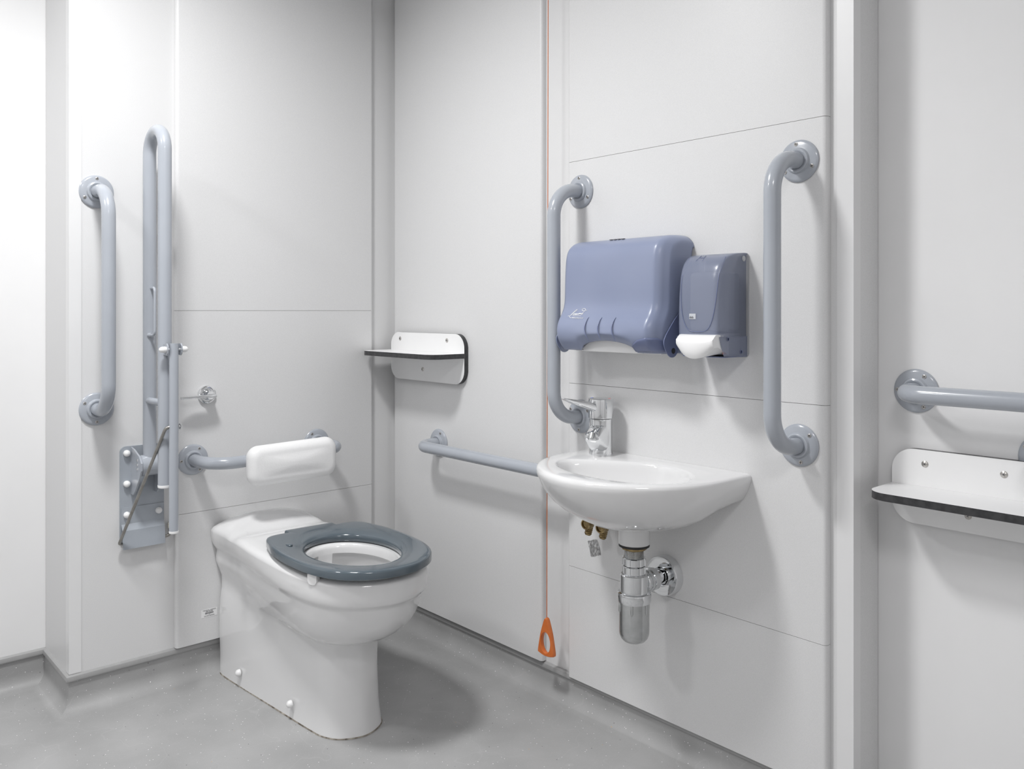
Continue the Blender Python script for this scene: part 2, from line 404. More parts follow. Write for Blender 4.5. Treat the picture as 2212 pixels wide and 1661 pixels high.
def grab_rail(name, label, a, b, n, so=.105, bend=.075, starts=(0, 0), group=None, ea=None, eb=None):
    """a,b: flange centres on the wall; n wall normal"""
    a = Vector(a); b = Vector(b); n = Vector(n)
    t = thing(name, label, 'grab rail', tuple(a), group)
    pts = fillet([a+n*.004, a+n*so, b+n*so, b+n*.004], bend, 14)
    tube('tube', pts, .0175, M['rail'], t, 28)
    flange(t, a, n, starts[0]); flange(t, b, n, starts[1])
    return t
grab_rail('grab_rail', 'vertical grey grab rail at the far left, beside the fold-up rail', (-.967, -.0003, 1.393), (-.967, -.0003, .803), (0, -1, 0), so=.110, starts=(0, PI), group='grey tubular grab rails')
grab_rail('grab_rail', 'vertical grey grab rail left of the blue towel dispenser, behind the basin tap', (FB, -.9115, 1.3865), (FB, -.9115, .789), (-1, 0, 0), so=.101, bend=.072, starts=(0, PI), group='grey tubular grab rails')
grab_rail('grab_rail', 'vertical grey grab rail right of the soap dispenser', (FB, -1.544, 1.384), (FB, -1.544, .7875), (-1, 0, 0), so=.106, bend=.075, starts=(-.1, PI-.2), group='grey tubular grab rails')
grab_rail('grab_rail', 'horizontal grey grab rail on the right wall, between toilet and basin', (FB, -.2839, .645), (FB, -.884, .645), (-1, 0, 0), so=.085, bend=.05, starts=(.45, 0), group='grey tubular grab rails')
grab_rail('grab_rail', 'horizontal grey grab rail above the shelf at the right edge', (XC, -1.731, .9068), (XC, -2.331, .9068), (-1, 0, 0), so=.085, bend=.05, starts=(.55, 0), group='grey tubular grab rails')
grab_rail('grab_rail', 'grey grab rail cut off by the right edge, its bend over the shelf', (XC, -1.962, .800), (XC, -2.572, .800), (-1, 0, 0), so=.085, bend=.040, starts=(PI, 0), group='grey tubular grab rails')

# ------------------------------------------------------------------ padded back rail over the toilet
bk = thing('backrest_rail', 'grey rail with a white padded backrest cushion above the toilet', 'backrest rail', (-.711, FA, .641))
A1 = Vector((-.7112, FA, .6375)); A2 = Vector((-.3126, FA, .645)); n = Vector((0, -1, 0))
tube('tube', fillet([A1+n*.004, A1+Vector((.012, -.116, -.004)), A2+Vector((.036, -.116, -.003)), A2+n*.004], [.085, .040], 16), .0175, M['rail'], bk, 28)
flange(bk, A1, n, .5); flange(bk, A2, n, -.55)
# cushion: plump rounded pad
def cushion(parent):
    cx, cy, cz = -.4675, -.158, .6235; W, Hh, T = .284, .118, .052
    rings = []; er = .026
    def ring(w, h, r, y, g=1.0):
        out = []
        for x, z in rrect(w, h, min(r, h/2-.001), 8):
            out.append((cx+x, y, cz+z+.0022*math.sin((x+.02)*21)*(z > 0)+.002*(x/W)-.003*math.cos(x*12)*(z < 0)))
        return out
    for g in (.15, .5, .8): rings.append(ring((W-2*er)*g, (Hh-2*er)*g, .012, cy+T/2))
    for k in range(11):
        a = PI/2*(1-k/10); q = er*(1-math.cos(a)); rings.append(ring(W-2*q, Hh-2*q, .034-q*.6, cy+T/2*math.sin(a)))
    for k in range(1, 11):
        a = PI/2*k/10; q = er*(1-math.cos(a)); rings.append(ring(W-2*q, Hh-2*q, .034-q*.6, cy-(T/2)*math.sin(a)))
    w0, h0 = W-2*er, Hh-2*er
    for k in range(1, 9):
        g = 1-k/8.3; rr_ = ring(w0*g, h0*g, (.034-er*.6)*g, 0)
        rings.append([(x, cy-T/2-.0085*max(0, 1-((x-cx)/(w0/2))**2)*max(0, 1-((z-cz)/(h0/2))**2), z) for x, y, z in rr_])
    o = link_mesh('cushion', *loft_geo(rings), M['vinyl'], parent, angle=75); o['label'] = 'white padded backrest cushion'
    return o
cushion(bk)
for x in (-.53, -.40):
    g1 = merge(tube_geo([(x, -.124, .607), (x, -.150, .607)], .009, 12), lathe_geo((x-.014, -.138, .64), (1, 0, 0), [(.0215, 0), (.0215, .028)], 20))
    link_mesh('bracket', *g1, M['rail'], bk)

# ------------------------------------------------------------------ fold-up support rail
fr = thing('hinged_support_rail', 'grey fold-up support rail with drop leg, stowed upright on its wall plate', 'support rail', (-.848, 0, .41))
xr = -.8475
def plate(name, x0, x1, z0, z1, y0, y1, r, m, parent, lab=None):
    P = [((x0+x1)/2+a, y0, (z0+z1)/2+b) for a, b in rrect(x1-x0, z1-z0, r, 6)]
    o = link_mesh(name, *prism_geo(P, (0, y1-y0, 0)), m, parent, angle=30)
    if lab: o['label'] = lab
    return o
bp = plate('wall_plate', -.9075, -.7885, .420, .693, -.0003, -.006, .016, M['hinge'], fr)
# lower kicked bracket: flat tab then folded out skirt
V = []; x0, x1 = -.9045, -.7905
prof = [(-.0062, .524), (-.0062, .476), (-.017, .460), (-.0215, .411), (-.0235, .4112), (-.0190, .4615), (-.0085, .478), (-.0085, .524)]
lb_ = link_mesh('lower_bracket', *prism_geo([(x0, y, z) for y, z in prof], (x1-x0, 0, 0)), M['hinge'], fr, smooth=False)
for x, z in ((-.8905, .6745), (-.8085, .6745), (-.8905, .5895), (-.8905, .5035), (-.8045, .5035)):
    link_mesh('bolt_cap', *lathe_geo((x, -.006, z), (0, -1, 0), [(.0088, .0), (.0092, .004), (.0088, .008), (.0068, .012), (.0035, .0142), (.0001, .0148)], 20), M['white'], fr)
# side brackets
for xs in (-.8795, -.8165):
    P = [(xs, -.006, .690), (xs, -.03, .687), (xs, -.075, .672), (xs, -.092, .655), (xs, -.092, .635), (xs, -.080, .615), (xs, -.045, .575), (xs, -.028, .560), (xs, -.006, .560)]
    link_mesh('hinge_bracket', *prism_geo(P, (.0045, 0, 0)), M['rail'], fr, smooth=False)
for dz in (.012, 0, -.012):
    link_mesh('hinge_screw', *lathe_geo((-.8795, -.062, .648+dz), (-1, 0, 0), [(.0045, 0), (.0045, .001), (.0028, .0018)], 14), M['chrome'], fr)
hub = lathe('hinge_barrel', (-.8745, -.064, .645), (1, 0, 0), [(.025, 0), (.0285, .003), (.0285, .053), (.026, .0575)], M['rail'], fr, 36)
yb, yf_ = -.064, -.181
up = fillet([(xr, yb, .655), (xr, yb, 1.573-.0175), (xr, yf_, 1.573-.0175), (xr, yf_, .605)], .0575, 16)
rt = tube('folding_arm', up, .0175, M['rail'], fr, 28)
c1 = lathe('end_cap', (xr, yf_, .6085), (0, 0, -1), [(.0178, 0), (.0182, .003), (.0175, .007), (.012, .009)], M['white'], rt, 28); c1['label'] = 'white end cap'
tube('cross_bar', [(xr-.005, yb-.008, .823), (xr+.004, yf_+.008, .823)], .0095, M['rail'], fr, 18)
tube('wire_loop', fillet([(xr-.001, yb-.014, 1.131), (xr-.0015, yb-.046, 1.133), (xr-.0015, yb-.046, 1.003), (xr-.006, yb-.012, 1.003)], .012, 8), .0036, M['rail'], fr, 12)
tube('wire_collar', [(xr-.007, yb-.014, 1.003), (xr-.002, yb-.024, 1.003)], .0062, M['rail'], fr, 14)
# drop leg with its pivot, caps and retaining rod
xl, yl = -.8370, -.218
leg = tube('drop_leg', [(xl, yl, .984), (xl-.001, yl-.002, .7), (xl-.002, yl-.004, .492)], .0118, M['rail'], fr, 24)
lathe('leg_cap', (xl-.002, yl-.004, .4925), (0, 0, -1), [(.0120, 0), (.0124, .003), (.0118, .006), (.008, .0075)], M['white'], leg, 24)
for s in (-1, 1):
    c = Vector((xl+s*.0165, yl+.003, .968))
    lug = link_mesh('pivot_lug', *prism_geo([c+Vector((0, .030, .013)), c+Vector((0, -.004, .016)), c+Vector((0, -.012, .009)), c+Vector((0, -.014, 0)), c+Vector((0, -.012, -.009)), c+Vector((0, -.004, -.016)), c+Vector((0, .030, -.013))], (s*.0032, 0, 0)), M['rail'], fr, smooth=False)
    link_mesh('acorn_cap', *lathe_geo(c+Vector((s*.003, -.001, 0)), (s, 0, 0), [(.0075, 0), (.0082, .003), (.0080, .010), (.0066, .0145), (.0035, .0175), (.0001, .0185)], 20), M['white'], lug)
tube('pivot_pin', [(xl-.02, yl+.002, .968), (xl+.02, yl+.002, .968)], .004, M['chrome'], fr, 12)
rod = tube('retaining_rod', fillet([(xl+.0165, yl+.001, .7645), (xl-.020, yl+.001, .7655), (-.9140, -.022, .4305), (-.9040, -.012, .4260), (-.7740, -.012, .4275), (-.7738, -.0125, .452)], [.014, .008, .004, .010], 8), .0042, M['steel'], fr, 14)
lathe('rod_tip', (-.7738, -.0125, .449), (0, 0, 1), [(.0062, 0), (.0065, .002), (.0062, .013), (.005, .0155)], M['cream'], rod, 18)
link_mesh('rod_bolt', *lathe_geo((xl+.0115, yl, .7645), (1, 0, 0), [(.0035, 0), (.0035, .003), (.0078, .0035), (.0082, .006), (.0058, .0085), (.0015, .0095)], 18), M['chrome'], fr)

# ------------------------------------------------------------------ flush lever
fl = thing('flush_lever', 'chrome paddle flush lever on a round rose above the toilet', 'flush lever', (-.6704, FA, .8224))
lathe('rose', (-.671, FA+.0002, .824), (0, -1, 0), [(.0262, 0), (.0268, .004), (.0255, .0085), (.021, .0105), (.016, .010), (.0145, .013), (.0140, .030), (.011, .034)], M['chrome'], fl, 44)
P = []
for k in range(17):
    t = k/16; x = -.657-.104*t; ww = .0055+.0075*math.sin(PI*min(1, t*1.05+.0))**.6 if t < .98 else .006
    P.append((x, ww, .0035+.001*(1-t)))
rings = []
for x, ww, th in P:
    ring = []
    for k in range(14):
        a = 2*PI*k/14; ring.append((x, -.056+ww*math.cos(a)-.006*((x+.66)/-.1)**2, .8222+th*1.15*math.sin(a)))
    rings.append(ring)
link_mesh('paddle', *loft_geo(rings), M['chrome'], fl, angle=60)

# ------------------------------------------------------------------ toilet
to = thing('toilet', 'white back-to-wall toilet with an open slate grey seat ring', 'toilet', (-.511, -.33, 0))
TX = -.511
def outline(wb, w2, w3, wf, y5, yf, yb, seg=8):
    q = Vector
    ctrl = [q((0, yb)), q((wb*.55, yb)), q((wb*.93, yb-.001)), q((wb, yb-.018)), q((wb*.995+.0, yb-.07)), q((w2, -.20)) if y5 < -.3 else None,
            q((w3, -.35)), q((wf, y5)), q((wf*.90, y5+(yf-y5)*.50)), q((wf*.60, y5+(yf-y5)*.83)), q((0, yf))]
    ctrl = [c for c in ctrl if c is not None]
    full = ctrl+[q((-c.x, c.y)) for c in reversed(ctrl[1:-1])]
    return catmull(full, seg, True)
YB = -.021
lev = [  # z, wb, w2, w3, wf, y5, yf
 (.0, .126, .118, .106, .094, -.505, -.637), (.008, .125, .117, .105, .093, -.505, -.634), (.06, .125, .117, .104, .090, -.500, -.625),
 (.12, .127, .117, .103, .088, -.500, -.621), (.18, .127, .116, .102, .087, -.500, -.620), (.225, .124, .114, .102, .0875, -.505, -.624),
 (.243, .1215, .114, .106, .093, -.51, -.634), (.249, .1207, .115, .110, .108, -.53, -.665), (.256, .120, .116, .115, .120, -.54, -.692), (.270, .120, .117, .123, .133, -.543, -.716),
 (.290, .121, .121, .133, .144, -.546, -.738), (.312, .128, .130, .143, .152, -.55, -.754), (.332, .1355, .138, .150, .1565, -.55, -.764),
 (.348, .136, .139, .152, .1590, -.55, -.770), (.358, .1345, .137, .152, .1595, -.55, -.773), (.366, .1335, .136, .153, .161, -.55, -.776),
 (.3725, .138, .140, .157, .1670, -.55, -.788), (.380, .143, .145, .161, .1695, -.55, -.7925), (.392, .148, .150, .164, .1705, -.55, -.793), (.408, .151, .153, .166, .1710, -.55, -.794), (.420, .151, .153, .166, .170, -.55, -.793)]
rings = []
for z, wb, w2, w3, wf, y5, yf in lev:
    rings.append([Vector((TX+p.x, p.y, z)) for p in outline(wb, w2, w3, wf, y5, yf, YB-.004 if z < .3 else YB)])
def ztop(x, y):
    s = smooth01(-.175, -.085, y); a = .032-.030*(min(1, abs(x)/.150))**2
    dip = -.004*math.exp(-((y+.165)/.025)**2)
    inner = .004*math.exp(-((y+.235)/.03)**2)*(1-min(1, abs(x)/.12)**2)
    return .4355+a*s+dip+inner
base = outline(.151, .153, .166, .1705, -.55, -.792, YB)
opening = []
N = len(base)
for i, p in enumerate(base):
    ang = math.atan2(p.x, -(p.y+.52)) if True else 0
    # angle about the bowl centre: front (-y) is 0
    opening.append(Vector((.102*math.sin(ang), -.575-.148*math.cos(ang))))
def inset(p, f): return Vector((p.x, p.y)).lerp(Vector((0, -.42)), f)
for d, dz in ((.0, .0105), (.008, .0045), (.022, .0012), (.045, .0)):
    ring = []
    for p in base:
        c = Vector((p.x, max(min(p.y, -.10), -.66))); c.x = 0
        c = Vector((p.x*.3, max(min(p.y, -.12), -.60)))
        L = (c-p).length; q = p.lerp(c, min(1, d/L)) if L > 1e-6 else p
        ring.append(Vector((TX+q.x, q.y, ztop(q.x, q.y)-dz)))
    rings.append(ring); last = [Vector((v.x-TX, v.y)) for v in ring]
for k in range(1, 41):
    f = k/40; ring = []
    for i in range(N):
        q = last[i].lerp(opening[i], f); ring.append(Vector((TX+q.x, q.y, ztop(q.x, q.y)-(.004 if f == 1 else 0))))
    rings.append(ring)
def rec(o):   # the pan is hollowed out under the rim except for the flushing channel at the back
    return 0.0 if (abs(o.x) < .022 and o.y > -.5) else 1.0
for s, g, z, cy in ((.985, 0, .424, -.575), (.985, 0, .411, -.575), (.985, .12, .4085, -.575), (.985, .17, .400, -.573), (.97, .14, .375, -.570), (.92, .10, .35, -.568), (.84, .06, .32, -.565), (.72, .03, .285, -.56), (.55, 0, .255, -.55), (.35, 0, .235, -.54), (.08, 0, .228, -.53)):
    rings.append([Vector((TX+o.x*(s+g*rec(o)), cy+(o.y+.575)*(s+g*rec(o)), z)) for o in opening])
link_mesh('bowl', *loft_geo(rings), M['china'], to, angle=60)
seal = outline(.1275, .1185, .1075, .0955, -.505, -.6385, YB-.005); seal2 = outline(.1262, .1175, .1063, .0943, -.505, -.6373, YB-.005)
link_mesh('floor_sealant', *loft_geo([[Vector((TX+p.x, p.y, .0003)) for p in seal], [Vector((TX+p.x, p.y, .0030)) for p in seal2]]), M['grout'], to, smooth=False)
# side bulge band that frames the bowl is part of the bowl mesh; bolt caps at the foot
for y, x in ((-.165, -.6325), (-.437, -.6128)):
    b = link_mesh('bolt_cap', *lathe_geo((x, y, .043), (-1, .10, 0), [(.0095, 0), (.0100, .003), (.0088, .009), (.005, .0125), (.0001, .0135)], 20), M['white'], to)
# seat ring
def seat_outline(seg=6):
    q = Vector
    h = [(0, -.318), (.055, -.318), (.0695, -.3185), (.0705, -.323), (.0715, -.3435), (.080, -.3445), (.112, -.346), (.134, -.354), (.146, -.371), (.1535, -.400), (.1655, -.450), (.1720, -.510), (.1725, -.575), (.1665, -.645), (.1530, -.700), (.1300, -.745), (.095, -.780), (.050, -.803), (0, -.810)]
    pts = [q(a) for a in h]; full = pts+[q((-p.x, p.y)) for p in reversed(pts[1:-1])]
    return catmull(full, seg, True)
so = seat_outline()
def hole(p, grow=0.0):
    ang = math.atan2(p.x, -(p.y+.565)); a, b = .111+grow, .157+grow
    # slightly egg shaped
    k = 1+.06*math.cos(ang)
    return Vector((a*math.sin(ang)/k**.5, -.575-b*math.cos(ang)))
def seat_ring(fo, gz, grow=None):
    out = []
    for p in so:
        c = hole(p)
        if grow is not None: q = hole(p, grow)
        else:
            L = (c-p).length; q = p.lerp(c, min(.5, fo/L))
        a = -.045; dx, dy = q.x, q.y+.565            # the seat sits very slightly askew on the pan
        out.append(Vector((TX+dx*math.cos(a)-dy*math.sin(a)-.001, -.565+dx*math.sin(a)+dy*math.cos(a), gz)))
    return out
def swell(q, e=0):
    # the ring is highest mid-way and dips toward the hole
    return .4655
sr = [seat_ring(.004, .4440), seat_ring(.0, .4465), seat_ring(0, .4605), seat_ring(.0015, .4640), seat_ring(.005, .4660), seat_ring(.012, .4664)]
sr += [seat_ring(0, .4655, grow=.046), seat_ring(0, .4628, grow=.022), seat_ring(0, .4600, grow=.009), seat_ring(0, .4568, grow=.0030), seat_ring(0, .4530, grow=.0), seat_ring(0, .4400, grow=.0010), seat_ring(0, .4375, grow=.004)]
n_ = len(sr); V, F = loft_geo(sr, False, False); m_ = len(so)
for k in range(m_): F.append(((n_-1)*m_+k, (n_-1)*m_+(k+1) % m_, (k+1) % m_, k))
seat = link_mesh('seat', V, F, M['seat'], to, angle=55); seat['label'] = 'open slate grey seat ring'
for x, y, a in ((-.661, -.652, .35), (-.356, -.650, -.35)):
    d = Vector((math.cos(a)*(-1 if x < TX else 1), -math.sin(abs(a)), 0)).normalized(); s_ = Vector((-d.y, d.x, 0))
    P = [Vector((x, y, 0))+s_*p+Vector((0, 0, q)) for p, q in [(-.014, .4435), (-.014, .428), (-.010, .421), (-.004, .419), (.004, .419), (.010, .421), (.014, .428), (.014, .4435)]]
    link_mesh('seat_buffer', *prism_geo([p+d*.000 for p in P], d*.012), M['white'], to, smooth=False)
link_mesh('hinge_post', *merge(lathe_geo((TX-.048, -.332, .4375), (0, 0, 1), [(.011, 0), (.011, .008)], 16)), M['seat'], to)
link_mesh('hinge_post', *merge(lathe_geo((TX+.048, -.332, .4375), (0, 0, 1), [(.011, 0), (.011, .008)], 16)), M['seat'], to)
# raised dimple on the seat
link_mesh('seat_dimple', *sphere_geo((-.6285, -.455, .4655), .0085, 16, (1, 1.5, .35)), M['seat'], to)

# ------------------------------------------------------------------ wash basin
ba = thing('wash_basin', 'white wall-hung hand basin with a tap ledge at its left', 'basin', (FB, -1.19, .70))
BY = -1.19; x0 = FB-.0004
def dring(hw, front, dstr, z, nb=26, nf=60, shrink=1.0, wallx=x0):
    """D-shaped ring: flat at the wall, straight sides until dstr, elliptical front. depth measured from the wall"""
    P = []
    hb = hw*shrink
    for k in range(nb): P.append((wallx, BY-hb+2*hb*k/nb, z))          # along the wall, right to left (+y)
    ns = 14
    for k in range(ns): t = k/ns; P.append((wallx-dstr*t, BY+hb+(hw-hb)*t, z))
    for k in range(nf): a = PI*k/nf; P.append((wallx-dstr-(front-dstr)*math.sin(a), BY+hw*math.cos(a), z))
    for k in range(ns): t = k/ns; P.append((wallx-dstr*(1-t), BY-hw+(hw-hb)*t, z))
    return [Vector(p) for p in P]
def dr(hw, front, dstr, z, **k): return dring(hw, front, dstr, z, **k)
BR = [dr(.036, .165, .090, .574, shrink=.9), dr(.080, .200, .095, .577, shrink=.85), dr(.116, .223, .095, .584, shrink=.8), dr(.149, .249, .095, .597, shrink=.8), dr(.180, .279, .095, .615, shrink=.84),
      dr(.203, .302, .092, .634, shrink=.92), dr(.2185, .317, .090, .651), dr(.2295, .329, .090, .670), dr(.2365, .3365, .090, .688), dr(.2390, .3395, .090, .698), dr(.2385, .338, .090, .7045), dr(.2350, .334, .090, .7085), dr(.229, .328, .088, .7100)]
# inner rim: asymmetric egg, tap ledge kept at the left back corner
outer = BR[-1]; Nn = len(outer)
def inner_pt(p, s=1.0, cx=-.198, cy=-1.218):
    a = math.atan2(p.y-cy, -(p.x-cx))          # 0 = front (-x), +: toward +y (left)
    fx = math.cos(a); fy = math.sin(a)
    ax = .104 if fx > 0 else .122; ay = .188 if fy > 0 else .162
    x = ax*fx; y = ay*fy
    if fx < 0 and fy > 0: x *= (1-.50*fy**1.0*(1-.0)); 
    return Vector((cx-x*s, cy+y*s, 0))
BR.append([Vector((q.x, q.y, .7102)) for q in [outer[i].lerp(inner_pt(outer[i], 1.06), .55) for i in range(Nn)]])
for s, z in ((1.045, .7100), (1.02, .7090), (1.0, .7070), (.98, .7035), (.962, .698), (.945, .690), (.93, .681), (.88, .665), (.79, .640), (.66, .618), (.48, .603), (.30, .597), (.13, .595)):
    ring = []
    for i in range(Nn):
        q = inner_pt(outer[i], s); q.z = z
        if s < .8: q = q.lerp(Vector((-.150, -1.19, z)), (.8-s)*.6)
        ring.append(q)
    BR.append(ring)
bowl_ = link_mesh('bowl', *loft_geo(BR), M['china'], ba, angle=65)
lathe('outlet_boss', (-.135, -1.193, .586), (0, 0, -1), [(.042, 0), (.0378, .010), (.0368, .030), (.0365, .055), (.034, .0575)], M['china'], ba, 40)
lathe('drain_ring', (-.140, -1.19, .5955), (0, 0, 1), [(.030, 0), (.031, .003), (.026, .0045), (.020, .002)], M['chrome'], ba, 32)
# ------------------------------------------------------------------ mixer tap
tp = thing('mixer_tap', 'chrome lever mixer tap standing on the left of the basin', 'tap', (-.0715, -1.031, .709))
tx, ty = -.0715, -1.031
lathe('tap_body', (tx, ty, .7098), (0, 0, 1), [(.0300, 0), (.0300, .002), (.0292, .010), (.0290, .085), (.0294, .0895)], M['chrome'], tp, 48)
lathe('lever_cap', (tx, ty, .8005), (0, 0, 1), [(.0290, 0), (.0306, .0005), (.0310, .006), (.0324, .044), (.0318, .0480), (.028, .0496), (.012, .0498), (.010, .0505), (.0001, .0507)], M['chrome'], tp, 48)
# spout: swept blocky nose sloping down and out to the aerator
rings = []
dsp = Vector((-.93, -.36, 0)).normalized(); sd = Vector((-dsp.y, dsp.x, 0))
for t in range(13):
    f = t/12; c = Vector((tx, ty, 0))+dsp*(.006+.054*f); zt = .795-.018*f-.010*f*f; zb = .711+.041*f**1.5 if f < 1 else .754
    hwid = .0278-.0075*f; zc = (zt+zb)/2; hh = (zt-zb)/2
    if t == 12: hwid *= .86; hh *= .86
    ring = []
    for k in range(28):
        a = 2*PI*k/28; ca, sa = math.cos(a), math.sin(a)
        e = 2/3.0
        ring.append(c+sd*(hwid*math.copysign(abs(ca)**e, ca))+Vector((0, 0, zc+hh*math.copysign(abs(sa)**e, sa))))
    rings.append(ring)
sp = link_mesh('spout', *loft_geo(rings), M['chrome'], tp, angle=50)
lathe('aerator', Vector((tx, ty, .767))+dsp*.053, (dsp.x*.55, dsp.y*.55, -1), [(.0108, 0), (.0112, .006), (.0112, .0145), (.0100, .0160), (.0085, .0150), (.0080, .010)], M['satin'], tp, 28)
# paddle lever
rings = []
dl = Vector((-1, .02, 0)).normalized(); sl = Vector((0, 1, 0))
for t in range(17):
    f = t/16; c = Vector((tx, ty, 0))+dl*(.025+.108*f)
    zt = .8415+.0185*f; th = .0215*(1-f)**.75+.0022; hw_ = .0135-.003*f if f < .85 else .0109*(1-((f-.85)/.17)**2)**.5
    ring = []
    for k in range(16):
        a = 2*PI*k/16; ca, sa = math.cos(a), math.sin(a)
        ring.append(c+sl*(hw_*math.copysign(abs(ca)**.7, ca))+Vector((0, 0, zt-th/2+th/2*math.copysign(abs(sa)**.7, sa))))
    rings.append(ring)
link_mesh('lever', *loft_geo(rings), M['chrome'], tp, angle=45)
hb = Vector((tx, ty, .8498))
for nm, dv in (('blue', Vector((-.008, .0225, 0))), ('red', Vector((.0085, -.0215, 0)))):
    d = lathe('temperature_dot', hb+dv, (0, 0, 1), [(.0036, 0), (.0036, .0006)], M[nm], tp, 20); d['label'] = nm+' temperature dot'
# ------------------------------------------------------------------ bottle trap waste
tr = thing('bottle_trap', 'chrome bottle trap hanging under the basin and joined to the wall', 'waste trap', (-.135, -1.19, .40))
T0 = (-.135, -1.193)
w1 = lathe('washer', (*T0, .5300), (0, 0, -1), [(.0355, 0), (.0360, .002), (.0355, .0055), (.028, .006)], M['black'], tr, 40); w1['label'] = 'black rubber washer'
w2_ = lathe('backnut', (*T0, .5245), (0, 0, -1), [(.0300, 0), (.0290, .006), (.0225, .009)], M['brass'], tr, 12); w2_['label'] = 'brass backnut'
pr = [(.0212, 0)]
for k in range(9): pr += [(.0222, .001+k*.0022), (.0210, .0021+k*.0022)]
lathe('threaded_tail', (*T0, .5165), (0, 0, -1), pr+[(.0212, .0215)], M['satin'], tr, 40)
def nut(z, h, r=.0262, name='compression_nut'):
    g1 = lathe_geo((*T0, z), (0, 0, -1), [(r-.0015, 0), (r, .0015), (r, h-.0015), (r-.0015, h)], 40)
    gs = [g1]
    for k in range(8):
        a = 2*PI*k/8+.3; c = Vector((T0[0]+r*math.cos(a), T0[1]+r*math.sin(a), z)); tdir = Vector((-math.sin(a), math.cos(a), 0)); rd = Vector((math.cos(a), math.sin(a), 0))
        gs.append(prism_geo([c-tdir*.0025-rd*.001, c+tdir*.0025-rd*.001, c+tdir*.0018+rd*.0020, c-tdir*.0018+rd*.0020], (0, 0, -h+.003)))
    link_mesh(name, *merge(*gs), M['chrome'], tr, angle=35)
nut(.4985, .0185); nut(.4790, .0185)
lathe('trap_head', (*T0, .4615), (0, 0, -1), [(.025, 0), (.030, .0005), (.0325, .003), (.0325, .038), (.033, .0425)], M['chrome'], tr, 48)
gs = [lathe_geo((*T0, .4195), (0, 0, -1), [(.0345, 0), (.0385, .002), (.0392, .006), (.0392, .020), (.0380, .0235), (.0355, .024)], 48)]
lathe_b = lathe_geo((*T0, .3960), (0, 0, -1), [(.0350, 0), (.0350, .068), (.0343, .075), (.0315, .083), (.026, .0895), (.018, .0935), (.008, .095), (.0001, .095)], 48)
link_mesh('trap_collar', *gs[0], M['chrome'], tr, angle=35)
rb = [lathe_b]
for k in range(6):
    a = 2*PI*k/6+.55; c = Vector((T0[0]+.0350*math.cos(a), T0[1]+.0350*math.sin(a), .3965))
    rb.append(tube_geo([c, c+Vector((0, 0, -.020)), c+Vector((0, 0, -.025))], [.0032, .0032, .0008], 10))
link_mesh('trap_bottle', *merge(*rb), M['satin'], tr, angle=35)
zo = .4355
lathe('outlet_nut', (-.108, -1.195, zo), (1, 0, 0), [(.0215, 0), (.0235, .002), (.0235, .008), (.0215, .009), (.0215, .011), (.0250, .012), (.0250, .018), (.0225, .019), (.0225, .021), (.0265, .022), (.0265, .038), (.0245, .040)], M['chrome'], tr, 36)
lathe('outlet_pipe', (-.070, -1.196, zo), (1, 0, 0), [(.0160, 0), (.0165, .0005), (.0165, .049)], M['chrome'], tr, 32)
lathe('wall_escutcheon', (FB-.0003, -1.197, zo), (-1, 0, 0), [(.0475, 0), (.0475, .020), (.0455, .0235), (.030, .0245), (.022, .0235), (.020, .018), (.0170, .016)], M['chrome'], tr, 48)

# ------------------------------------------------------------------ brass service valves under the basin
def valve(label, c, back):
    t = thing('service_valve', label, 'valve', c, 'brass service valves under the basin')
    c = Vector(c); ax = Vector((-.985, -.16, -.05)).normalized()
    lathe('inlet_collar', c+ax*.010, ax, [(.0085, 0), (.0130, .0005), (.0135, .003), (.0135, .010), (.0115, .0115), (.0105, .0110), (.0100, .004), (.0070, .003), (.0001, .003)], M['brass'], t, 24)
    lathe('hex_nut', c-ax*.002, ax, [(.0140, 0), (.0155, .001), (.0155, .009), (.0140, .0105)], M['brass'], t, 6, angle=20)
    td = Vector((-.20, .16, -.95)).normalized(); s = c-ax*.006
    pr = [(.0095, -.004), (.0098, .010), (.0085, .013)]
    for k in range(4): pr += [(.0088, .014+k*.0045), (.0100, .0155+k*.0045), (.0086, .0178+k*.0045)]
    lathe('hose_tail', s, td, pr+[(.0070, .034)], M['brass'], t, 24)
    tube('supply_pipe', [s, s+Vector((.018, -.020, .014)), Vector(back)], .0082, M['brass'], t, 14)
valve('brass service valve under the basin, the left one above the foil patch', (-.068, -.990, .5290), (-.045, -1.015, .5880))
valve('brass service valve under the basin, the right one beside the outlet boss', (-.068, -1.040, .5290), (-.045, -1.060, .5880))
# foil patch on the wall
bmf = bmesh.new()
W_, H_ = .036, .040; grid = {}
for i in range(8):
    for j in range(9):
        u = (i/7-.5)*W_; v = (j/8-.5)*H_
        ed = (i in (0, 7)) or (j in (0, 8))
        a = .30; y = u*math.cos(a)-v*math.sin(a); z = u*math.sin(a)+v*math.cos(a)
        if ed: y += random.uniform(-.0012, .0012); z += random.uniform(-.0015, .0015)
        grid[i, j] = bmf.verts.new((FB-.0008-random.random()**2*.0013, -.9605-y, .4495+z))
for i in range(7):
    for j in range(8): bmf.faces.new((grid[i, j], grid[i+1, j], grid[i+1, j+1], grid[i, j+1]))
fo = from_bm('foil_patch', bmf, M['foil'], smooth=False)
sm = fo.modifiers.new('solid', 'SOLIDIFY'); sm.thickness = .0004
tag(fo, 'crumpled silver foil tape patch on the wall under the basin valves', 'foil')

